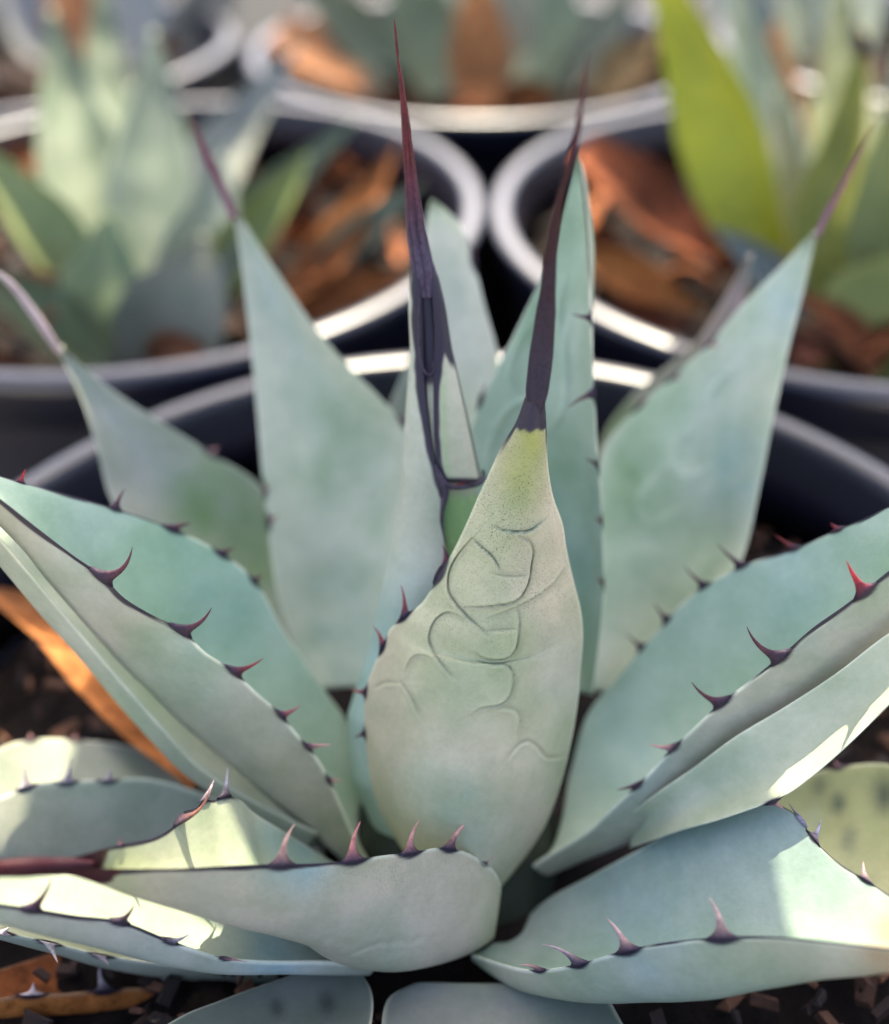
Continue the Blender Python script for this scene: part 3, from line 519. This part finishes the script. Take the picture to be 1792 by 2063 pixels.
# L: low leaf in front, to the left, sharp
tL = [(566, 1741, 594, 1660, .0014, .16, (.55, .33, .25)), (714, 1731, 727, 1655, .0013, .18, (.45, .18, .16)), (826, 1717, 845, 1653, .0012, .18, (.42, .20, .18)), (906, 1710, 952, 1648, .0010, .15, PINK, .004), (978, 1738, 1000, 1724, .0007, .1, PINK),
      (363, 1652, 424, 1579, .0010, -.30, (.30, .13, .09), -.003), (412, 1612, 432, 1570, .0009, -.05, (.35, .28, .30), .004), (452, 1606, 458, 1543, .0009, -.05, (.40, .38, .42), .008), (243, 1698, 243, 1686, .0006, 0, DK)]
Ll = leaf(agave, 'leaf', [(972, 1868, .1760), (998, 1832, .1740), (1010, 1796, .1710), (998, 1757, .1670), (970, 1733, .1640), (930, 1714, .1600), (885, 1708, .1570), (830, 1717, .1540), (770, 1724, .1510), (716, 1732, .1490), (650, 1739, .1465), (566, 1741, .1440), (470, 1744, .1410), (360, 1750, .1380), (280, 1751, .1365), (205, 1750, .1350), (130, 1749, 0.1335)],
  [(760, 1800, .1850), (690, 1750, .1810), (620, 1706, .1760), (560, 1668, .1710), (512, 1638, .1670), (484, 1612, .1630), (455, 1604, .1600), (430, 1612, .1580), (412, 1611, .1560), (396, 1627, .1540), (372, 1634, .1520), (362, 1650, .1500), (345, 1668, .1480), (310, 1688, .1450), (250, 1700, .1410), (205, 1712, .1360), (130, 1733, 0.1337)],
  outer=[(955, 1878, .1790), (920, 1905, .1750), (880, 1929, .1710), (830, 1948, .1670), (765, 1957, .1630), (700, 1945, .1600), (640, 1915, .1570), (580, 1888, .1545), (500, 1868, .1510), (420, 1848, .1470), (330, 1822, .1430), (260, 1800, .1400), (195, 1776, .1365), (130, 1760, 0.1347)],
  ns=200, nv=80, pw=2.6, tipdark=.05, tipv=.035, tipcol=(.035, .004, .008), thick=.0032, col=(.46, .445, .36), colin=(.43, .46, .36), teeth=tL, band=(.50, 1, .0009), rim=.45, wob=.0009, creases=[([(700, 1925), (760, 1900), (830, 1895), (890, 1885)], .0003, 8, .2)],
  patches=[(250, 1775, 60, (.34, .38, .18), .6), (420, 1800, 80, (.40, .42, .32), .4), (560, 1690, 60, (.30, .44, .41), .7), (620, 1720, 50, (.28, .42, .40), .8), (780, 1915, 60, (.31, .38, .24), .5)], speck=lambda pp, g: .5*sstep(1850, 1760, pp[..., 1])*vnoise(g, 200, 3),
  label='low leaf pointing sideways with a red spine and pale hooked teeth, its inner face sunlit')
terminal(Ll, [(190, 1741, .1355), (160, 1742, .1345), (110, 1745, .133), (60, 1747, .131), (0, 1750, .1295), (-120, 1756, .125), (-220, 1762, .121)], [9, 19, 22, 20, 17, 12, 3], c0=(.022, .003, .007), c1=(.035, .003, .005), c2=(.04, .004, .005))
# M: leaf below it
tM = [(70, 1830, 106, 1768, .0010, -.1, DK, -.002), (243, 1856, 271, 1823, .0010, -.1, (.10, .06, .06), -.002), (345, 1897, 382, 1881, .0009, -.2, (.35, .3, .3)), (455, 1932, 500, 1938, .0006, 0, PINK)]
leaf(agave, 'leaf', [(760, 1945, .1670), (650, 1938, .1610), (560, 1938, .1570), (450, 1930, .1530), (390, 1912, .1500), (330, 1890, .1480), (245, 1857, .1450), (150, 1845, .1420), (60, 1830, .1390), (0, 1822, .1370), (-120, 1805, .1330), (-220, 1795, .1300)],
  [(760, 1850, .1770), (640, 1840, .1740), (520, 1822, .1700), (420, 1800, .1660), (320, 1780, .1620), (220, 1766, .1570), (120, 1758, .1520), (0, 1755, .1460), (-120, 1770, .1370), (-220, 1790, .1305)],
  outer=[(740, 1952, .1700), (640, 1950, .1650), (540, 1946, .1610), (430, 1944, .1570), (320, 1930, .1530), (220, 1908, .1490), (120, 1884, .1450), (0, 1856, .1400), (-120, 1825, .1340), (-220, 1797, .1305)],
  ns=110, nv=44, pw=2.4, thick=.003, col=(.36, .40, .35), colin=(.32, .37, .32), teeth=tM, band=(.45, 1, .0006), rim=.6, patches=[(560, 1890, 80, (.26, .40, .44), .7)], label='low leaf under the sideways leaf, a long sunlit patch on its inner face')  # bluish patch paints the blue shadow beyond the sunlit area
# M2 : lowest pale strip
leaf(agave, 'leaf', [(560, 1965, .178), (430, 1955, .172), (300, 1940, .166), (200, 1925, .162), (100, 1900, .158), (0, 1878, .153), (-120, 1850, .147)], [(560, 1930, .186), (430, 1910, .182), (300, 1890, .177), (200, 1872, .172), (100, 1852, .166), (0, 1838, .160), (-120, 1840, .148)],
  out=-1, belly=[.003, .004, .003, .001], ns=60, nv=24, colin=(.42, .46, .33), teeth=[(95, 1898, 117, 1940, .0010, 0, (.6, .5, .42)), (205, 1926, 220, 1945, .0010, 0, (.5, .38, .34)), (5, 1880, 20, 1868, .0010, 0, (.5, .4, .4))], label='lowest pale green leaf edge with hanging teeth')
# N: low leaf in front, to the right
tN = [(1452, 1890, 1428, 1807, .0014, -.16, (.50, .33, .28)), (1265, 1914, 1222, 1849, .0013, -.12, (.48, .30, .26)), (1165, 1942, 1092, 1902, .0011, -.18, (.38, .28, .28)), (1088, 1953, 1046, 1944, .0008, -.2, PINK),
      (1640, 1692, 1654, 1652, .0009, -.1, (.35, .33, .42), .003), (1746, 1774, 1740, 1734, .0009, .1, (.3, .2, .2), .002), (1612, 1652, 1590, 1618, .0008, 0, (.3, .28, .35), .006)]
crN = [([(1500, 1870), (1540, 1800), (1570, 1765), (1600, 1768), (1605, 1800), (1560, 1850)], .0007, 6, 0), ([(1440, 1860), (1480, 1790), (1520, 1745), (1540, 1760)], .0007, 6, 0), ([(1640, 1775), (1720, 1780), (1780, 1850)], .0007, 6, 0)]
Nl = leaf(agave, 'leaf', [(950, 1925, .1715), (1000, 1940, .1655), (1060, 1954, .1605), (1120, 1951, .1565), (1180, 1938, .1525), (1262, 1914, .1485), (1340, 1899, .1455), (1450, 1888, .1415), (1520, 1886, .1395), (1600, 1890, .1370), (1700, 1900, .1345), (1792, 1910, .1320), (1900, 1922, .1285), (2000, 1935, .1255)],
  [(1040, 1870, .1835), (1100, 1815, .1825), (1190, 1765, .1795), (1300, 1705, .1755), (1390, 1655, .1705), (1480, 1630, .1645), (1560, 1620, .1595), (1605, 1642, .1565), (1640, 1690, .1535), (1690, 1738, .1505), (1748, 1775, .1475), (1792, 1803, .1445), (1880, 1865, .1365), (2000, 1930, .1260)],
  outer=[(975, 1928, .1775), (1020, 1952, .1735), (1080, 1972, .1695), (1160, 1981, .1655), (1260, 1983, .1605), (1360, 1981, .1555), (1450, 1974, .1505), (1560, 1962, .1465), (1680, 1955, .1415), (1792, 1952, .1375), (1900, 1945, .1315), (2000, 1938, .1265)],
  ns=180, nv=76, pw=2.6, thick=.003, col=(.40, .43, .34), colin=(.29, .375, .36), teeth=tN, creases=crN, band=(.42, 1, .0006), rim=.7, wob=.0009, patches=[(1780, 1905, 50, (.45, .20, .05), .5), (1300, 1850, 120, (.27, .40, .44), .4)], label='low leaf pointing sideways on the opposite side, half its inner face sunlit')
# O: low blurred leaf behind L
leaf(agave, 'leaf', [(640, 1700, .192), (500, 1640, .190), (400, 1595, .188), (300, 1568, .186), (220, 1570, .183), (140, 1573, .180), (60, 1582, .176), (0, 1605, .172), (-120, 1650, .166)], [(640, 1640, .200), (520, 1600, .202), (430, 1565, .203), (350, 1540, .203), (260, 1503, .202), (150, 1490, .199), (60, 1490, .194), (0, 1508, .188), (-120, 1600, .172)],
  outer=[(660, 1740, .194), (520, 1740, .193), (400, 1745, .190), (300, 1750, .187), (200, 1755, .183), (100, 1755, .178), (0, 1740, .172), (-120, 1670, .167)], ns=80, nv=36, pw=2.2, col=(.31, .36, .32), colin=(.30, .33, .30), rim=.8,
  teeth=[(140, 1573, 146, 1525, .0010, 0, (.4, .35, .35)), (55, 1583, 50, 1545, .0010, 0, (.4, .35, .35)), (215, 1571, 222, 1545, .0010, 0, (.35, .3, .3)), (60, 1490, 62, 1476, .0009, 0, PINK), (150, 1490, 155, 1476, .0009, 0, PINK)], label='low blurred leaf beside the orange dry leaf')
# P: olive leaf behind N
leaf(agave, 'leaf', [(1500, 1720, 0.1760), (1570, 1760, 0.1720), (1660, 1790, 0.1680), (1740, 1830, 0.1640), (1850, 1860, 0.1580)], [(1500, 1640, 0.1860), (1600, 1572, 0.1860), (1690, 1545, 0.1840), (1792, 1540, 0.1800), (1880, 1580, 0.1720)], out=-1, belly=[.004, .006, .005, .004], ns=60, nv=30,
  colin=(.36, .37, .20), patches=[(1690, 1620, 16, (.10, .12, .09), .8), (1710, 1690, 18, (.10, .12, .09), .8), (1780, 1600, 26, (.10, .12, .08), .9), (1650, 1580, 16, (.14, .15, .09), .7), (1640, 1650, 20, (.40, .44, .30), .6)], teeth=[(1690, 1547, 1680, 1532, .001, 0, PINK)], label='old olive leaf with dark stains under the sunlit sideways leaf')
# Q: lowest leaves, deep shade put into their dark base colour
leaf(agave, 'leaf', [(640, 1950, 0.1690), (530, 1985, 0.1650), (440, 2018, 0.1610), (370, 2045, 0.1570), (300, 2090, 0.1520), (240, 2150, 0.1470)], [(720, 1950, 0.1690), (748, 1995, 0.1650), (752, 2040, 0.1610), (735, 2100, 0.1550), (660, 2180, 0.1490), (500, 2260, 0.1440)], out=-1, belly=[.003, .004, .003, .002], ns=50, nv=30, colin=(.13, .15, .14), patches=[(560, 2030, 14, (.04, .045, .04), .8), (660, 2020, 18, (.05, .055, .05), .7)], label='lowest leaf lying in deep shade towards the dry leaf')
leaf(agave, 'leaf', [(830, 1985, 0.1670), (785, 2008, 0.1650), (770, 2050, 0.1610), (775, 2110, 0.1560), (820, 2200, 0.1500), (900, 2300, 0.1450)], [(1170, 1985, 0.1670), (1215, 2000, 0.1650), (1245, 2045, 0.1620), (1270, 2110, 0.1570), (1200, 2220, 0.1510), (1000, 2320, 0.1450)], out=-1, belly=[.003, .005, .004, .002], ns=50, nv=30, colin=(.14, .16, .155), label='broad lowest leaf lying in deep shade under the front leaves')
# dry old leaf of the plant at the bottom, with teeth
tD = [(66, 2000, 68, 1980, .0012, 0, (.5, .42, .4)), (215, 1992, 203, 1940, .0013, .2, (.36, .32, .32)), (322, 1990, 322, 1930, .0013, -.3, (.36, .32, .32))]
leaf(agave, 'leaf', [(520, 1985, .186), (430, 2003, .180), (330, 1992, .176), (215, 1993, .172), (130, 2002, .169), (60, 2002, .166), (0, 2012, .163), (-120, 2030, .157)], [(560, 1960, .190), (430, 1950, .189), (300, 1935, .186), (200, 1905, .184), (120, 1915, .180), (60, 1935, .176), (0, 1955, .171), (-120, 2020, .158)],
  outer=[(520, 1992, .188), (430, 2010, .182), (330, 2025, .178), (215, 2032, .174), (130, 2037, .171), (60, 2042, .168), (0, 2048, .165), (-120, 2040, .158)], ns=70, nv=26, col=(.42, .19, .055), colin=(.20, .075, .03), teeth=tD, mat=MDRY, rim=.2, label='dead orange-brown leaf with grey teeth at the bottom of the plant')
meshobj('stem', *tube([P(905, 1790, .205), P(915, 1700, .200), P(915, 1580, .196), P(900, 1480, .196)], [.020, .024, .018, .010], 24), MLEAF, agave, np.tile((.025, .032, .022), (96, 1)))  # near-black colour carries the shade of the gaps around the stem

#@@BACK
# ------------------------------------------------------------------ dry leaves lying loose
def strap(root, name, path, hw, bend=.004, col=(.4, .2, .08), mat=None, up=None, ns=34, nv=14, patches=(), thick=.0012, label=None, tipw=.04, roll=0.0, basew=.6):
    """a lance-shaped leaf along a path of (x, y, t) with half width hw in picture units"""
    p = px(path, ns); s = np.linspace(0, 1, ns); T = norm(np.gradient(p, axis=0))
    view = norm(CAM-p); side = norm(np.cross(T, view)); nn = np.cross(side, T)
    side = side*math.cos(roll)+nn*math.sin(roll); nn = norm(np.cross(side, T))
    wd = hw*proj(p)[:, 2]/FPX*(basew+(1-basew)*sstep(0, .35, s))*np.clip((1-s)*1.9, tipw, 1)**.8
    v = np.linspace(-1, 1, nv)
    g = p[:, None]+side[:, None]*(wd[:, None]*v[None])[..., None]+nn[:, None]*(bend*(v*v)[None]*(wd/wd.max())[:, None])[..., None]
    g += nn[:, None]*((vnoise(g, 60, 5)-.5)*.004)[..., None]*s[:, None, None]
    gi = g-nn[:, None]*thick*(1-v*v*.8)[None, :, None]
    c = np.broadcast_to(np.array(col, float), g.shape).copy(); c *= ((.8+.4*vnoise(g, 45, int(hw))) if mat is MBACK else (.25+1.2*vnoise(g, 70, int(hw))*(.5+vnoise(g, 190, 7))))[..., None]; pp = proj(g)
    for (x, y, r, pc, f) in patches: d = np.hypot(pp[..., 0]-x, pp[..., 1]-y)/r; c = mix(c, pc, f*np.exp(-d*d))
    V = np.vstack([g.reshape(-1, 3), gi.reshape(-1, 3)]); n = ns*nv; Fc = []
    for i in range(ns-1):
        for j in range(nv-1): q = (i*nv+j, i*nv+j+1, (i+1)*nv+j+1, (i+1)*nv+j); Fc += [q, tuple(n+k for k in reversed(q))]
    for i in range(ns-1):
        for j in (0, nv-1): Fc.append((i*nv+j, (i+1)*nv+j, n+(i+1)*nv+j, n+i*nv+j))
    for j in range(nv-1):
        for i in (0, ns-1): Fc.append((i*nv+j, i*nv+j+1, n+i*nv+j+1, n+i*nv+j))
    o = meshobj(name, V, Fc, mat or MDRY, root, np.vstack([c.reshape(-1, 3)]*2), np.zeros(2*n))
    if label: o['label'] = label
    return o
DG = 'fallen dry leaves in the pots'
def dry(path, hw, col, label, **k): tag(strap(None, 'dry_leaf', path, hw, col=col, **k), label, 'dry leaf', DG)
ORG = (.50, .20, .07); RUST = (.34, .12, .06)
dry([(420, 1570, .200), (330, 1480, .203), (230, 1370, .207), (110, 1260, .212), (-40, 1180, .218)], 62, (.52, .22, .075), 'orange dry leaf lying in the nearest pot beside the big channelled leaf', bend=.006)
dry([(560, 610, .335), (640, 540, .335), (720, 430, .34), (800, 300, .345)], 44, ORG, 'orange dry leaf standing upright next to the grey-green agave', roll=.3)
dry([(590, 630, .34), (680, 590, .335), (760, 565, .33), (830, 555, .33)], 40, (.48, .17, .05), 'orange dry leaf lying inside the rim of the grey-green agave pot')
dry([(1180, 300, .36), (1260, 360, .355), (1350, 440, .35), (1480, 540, .34)], 58, (.34, .11, .045), 'broad rust-red dry leaf in the pot of the yellow-green agave', roll=.2)
dry([(1190, 520, .335), (1260, 550, .33), (1340, 590, .325), (1420, 630, .32)], 42, (.50, .20, .055), 'narrow orange dry leaf below the broad rust-red leaf')
dry([(1190, 640, .33), (1280, 640, .325), (1400, 650, .32)], 35, (.22, .07, .03), 'dark brown dry leaf inside the rim of the yellow-green agave pot')
dry([(1600, 720, .31), (1650, 690, .31), (1700, 690, .312)], 42, (.42, .16, .09), 'curled reddish dry leaf under the yellow-green agave')
dry([(1700, 750, .31), (1740, 720, .31), (1790, 690, .312)], 30, (.46, .18, .09), 'small reddish dry leaf under the yellow-green agave, by the rim')
dry([(300, 730, .31), (350, 705, .31), (420, 700, .312)], 42, (.48, .22, .11), 'curled pale orange dry leaf under the grey-green agave')
dry([(20, 640, .33), (90, 600, .33), (170, 640, .33)], 55, (.42, .17, .08), 'brown dry leaf under the drooping leaf of the grey-green agave')
dry([(960, 240, .50), (965, 130, .50), (965, 20, .495), (960, -90, .49)], 62, (.52, .25, .10), 'tall orange dry leaf standing in the pot behind the gap')
dry([(1010, 225, .50), (1060, 200, .50), (1130, 190, .50)], 40, (.30, .12, .04), 'brown dry leaf lying in the pot behind the gap')
dry([(560, 60, .56), (640, 110, .55), (740, 190, .54)], 55, (.40, .20, .10), 'tan dry leaf lying between the grey-green agave and the pot behind the gap', roll=.4)
dry([(1200, 200, .50), (1260, 130, .50), (1330, 60, .50)], 48, (.42, .30, .14), 'straw-coloured dry leaf leaning over the rim of the pot behind the gap')
dry([(1570, 420, .40), (1570, 300, .40), (1560, 180, .40), (1565, 40, .40)], 60, (.50, .25, .11), 'upright orange dry leaf inside the yellow-green agave')
dry([(130, 120, .60), (150, 30, .60), (140, -80, .60)], 55, (.40, .19, .09), 'brown dry leaf behind the grey-green agave')

for (cx, cy, n, lab) in ((-.114, .366, 34, 'brown dry leaf scrap on the soil under the grey-green agave'), (.149, .353, 40, 'brown dry leaf scrap on the soil under the yellow-green agave'), (.022, .589, 16, 'brown dry leaf scrap in the pot behind the gap'), (-.25, .60, 10, 'brown dry leaf scrap in the pot behind the grey-green agave')):
    for i in range(n):
        a = random.uniform(0, 6.283); r = .108*math.sqrt(random.uniform(.1, 1)); l = random.uniform(.018, .042); b = random.uniform(0, 6.283)
        p0 = np.array((cx+r*math.cos(a), cy+r*math.sin(a), ZR-.020+random.uniform(0, .012))); d = np.array((math.cos(b), math.sin(b), random.uniform(-.1, .5)))*l/2
        q = [p0-d, p0+np.array((0, 0, .004)), p0+d]; q = [x_ if np.hypot(x_[0]-cx, x_[1]-cy) < .112 else np.array((cx+(x_[0]-cx)*.8, cy+(x_[1]-cy)*.8, x_[2])) for x_ in q]
        g = random.random(); tone = 'orange' if g > .66 else 'rust-brown' if g > .33 else 'dark brown'; c = (.42*g+.06, .15*g+.025, .05*g+.012)
        tag(strap(None, 'dry_leaf', [tuple(proj(x_)) for x_ in q], random.uniform(16, 34), col=c, ns=10, nv=6, bend=.003, roll=random.uniform(-.9, .9)), lab.replace('brown', tone, 1), 'dry leaf', DG)
# ------------------------------------------------------------------ the agaves behind
def bleaf(root, path, hw, col, **k): return strap(root, 'leaf', path, hw, col=col, mat=MBACK, thick=.003, bend=k.pop('bend', .008), ns=36, nv=16, **k)
LG = (.25, .31, .20); YG = (.38, .44, .10); SG = (.26, .32, .21); OL = (.38, .40, .10)
e = empty('agave_plant', P(260, 640, .36)); tag(e, 'blurred grey-green agave with many upright leaves', 'agave', 'potted agaves')
for path, hw, c in (([(240, 640, .37), (190, 420, .38), (140, 200, .39), (105, 20, .39)], 88, LG), ([(280, 640, .37), (300, 420, .375), (312, 240, .38), (310, 60, .38)], 84, (.29, .35, .26)), ([(200, 640, .36), (110, 480, .355), (10, 360, .35), (-80, 270, .345)], 62, (.32, .37, .14)),
                    ([(330, 660, .35), (390, 540, .35), (430, 420, .35), (450, 310, .35)], 72, (.37, .41, .34)), ([(320, 640, .36), (450, 480, .365), (580, 360, .37), (720, 240, .375)], 46, LG), ([(290, 760, .335), (350, 640, .33), (390, 560, .33), (410, 470, .33)], 105, (.34, .34, .24)),
                    ([(220, 740, .335), (110, 640, .33), (20, 590, .325), (-90, 560, .32)], 60, (.27, .30, .14)), ([(260, 640, .40), (230, 300, .43), (210, 100, .44), (200, -60, .44)], 66, SG), ([(380, 640, .35), (480, 500, .35), (560, 400, .35), (620, 310, .35)], 50, (.36, .42, .13)),
                    ([(620, 560, .34), (700, 490, .34), (770, 430, .34), (850, 370, .34)], 34, (.33, .38, .26)), ([(240, 720, .34), (210, 640, .335), (215, 540, .335), (220, 430, .335)], 85, (.32, .40, .20)), ([(300, 600, .41), (430, 330, .43), (520, 200, .44), (600, 90, .44)], 60, (.44, .46, .40))):
    bleaf(e, path, hw, c)
e = empty('agave_plant', P(1700, 660, .34)); tag(e, 'blurred yellow-green agave with olive leaves', 'agave', 'potted agaves')
for path, hw, c in (([(1560, 560, .36), (1500, 430, .355), (1430, 220, .35), (1350, 0, .345), (1310, -110, .345)], 80, (.58, .58, .04)), ([(1620, 600, .38), (1580, 400, .39), (1520, 160, .40), (1480, -80, .40)], 66, (.42, .48, .34)), ([(1690, 640, .35), (1650, 480, .345), (1700, 280, .34), (1745, 60, .335)], 52, (.40, .40, .08)),
                    ([(1740, 700, .35), (1760, 520, .345), (1780, 380, .34), (1800, 200, .335)], 82, (.38, .40, .12)), ([(1690, 760, .325), (1760, 660, .32), (1830, 580, .315), (1920, 480, .31)], 120, OL), ([(1660, 620, .39), (1680, 380, .41), (1700, 120, .42), (1690, -80, .42)], 70, (.40, .43, .22)),
                    ([(1780, 640, .38), (1830, 400, .40), (1850, 160, .40), (1850, -60, .40)], 80, (.42, .46, .30)), ([(1620, 640, .345), (1560, 560, .34), (1500, 500, .335), (1440, 460, .33)], 42, (.40, .42, .36)), ([(1640, 640, .37), (1600, 460, .37), (1580, 320, .37), (1560, 180, .37)], 50, (.44, .45, .36))):
    bleaf(e, path, hw, c)
bl = e.children[2]; terminal(bl, [(1738, 110, .3355), (1735, 85, .334), (1725, 50, .332)], [16, 14, 2], c0=(.05, .025, .02), c1=(.04, .02, .02))
e = empty('agave_plant', P(980, 150, .54)); tag(e, 'blurred grey-green agave in the pot behind the gap', 'agave', 'potted agaves')
for path, hw, c in (([(880, 200, .53), (860, 90, .53), (830, -20, .52), (790, -140, .51)], 72, (.36, .42, .24)), ([(1080, 210, .53), (1100, 90, .53), (1115, -20, .525), (1130, -150, .52)], 66, (.35, .43, .28)), ([(900, 160, .56), (960, 0, .57), (1000, -140, .57)], 70, (.40, .44, .32)), ([(820, 180, .53), (740, 80, .53), (660, 0, .52), (560, -90, .51)], 50, (.40, .41, .24)), ([(1120, 180, .53), (1220, 60, .53), (1290, -40, .52)], 46, (.38, .40, .28)),
                    ([(1000, 200, .52), (1030, 80, .515), (1040, -40, .51), (1050, -130, .51)], 44, (.42, .45, .34))):
    bleaf(e, path, hw, c, bend=.01)
e = empty('agave_plant', P(180, 60, .62)); tag(e, 'grey agave behind the blurred grey-green agave', 'agave', 'potted agaves')
for path, hw, c in (([(120, 160, .62), (60, 20, .62), (0, -120, .61)], 60, (.34, .34, .33)), ([(260, 160, .62), (280, 20, .62), (260, -120, .61)], 60, (.40, .41, .38)), ([(330, 160, .62), (420, 20, .62), (480, -120, .61)], 55, (.36, .33, .27)), ([(200, 140, .66), (190, 0, .66), (170, -120, .66)], 60, (.30, .24, .19)), ([(400, 200, .60), (540, 110, .59), (680, 20, .58)], 36, (.42, .40, .32))):
    bleaf(e, path, hw, c, bend=.01)
e = empty('agave_plant', P(1640, 60, .60)); tag(e, 'pale agave behind the yellow-green agave', 'agave', 'potted agaves')
for path, hw, c in (([(1560, 150, .6), (1500, 20, .6), (1440, -120, .6)], 55, (.40, .45, .38)), ([(1700, 150, .6), (1720, 0, .6), (1740, -120, .6)], 60, (.40, .44, .34)), ([(1640, 150, .62), (1620, 0, .62), (1600, -120, .62)], 55, (.38, .42, .30))):
    bleaf(e, path, hw, c, bend=.01)
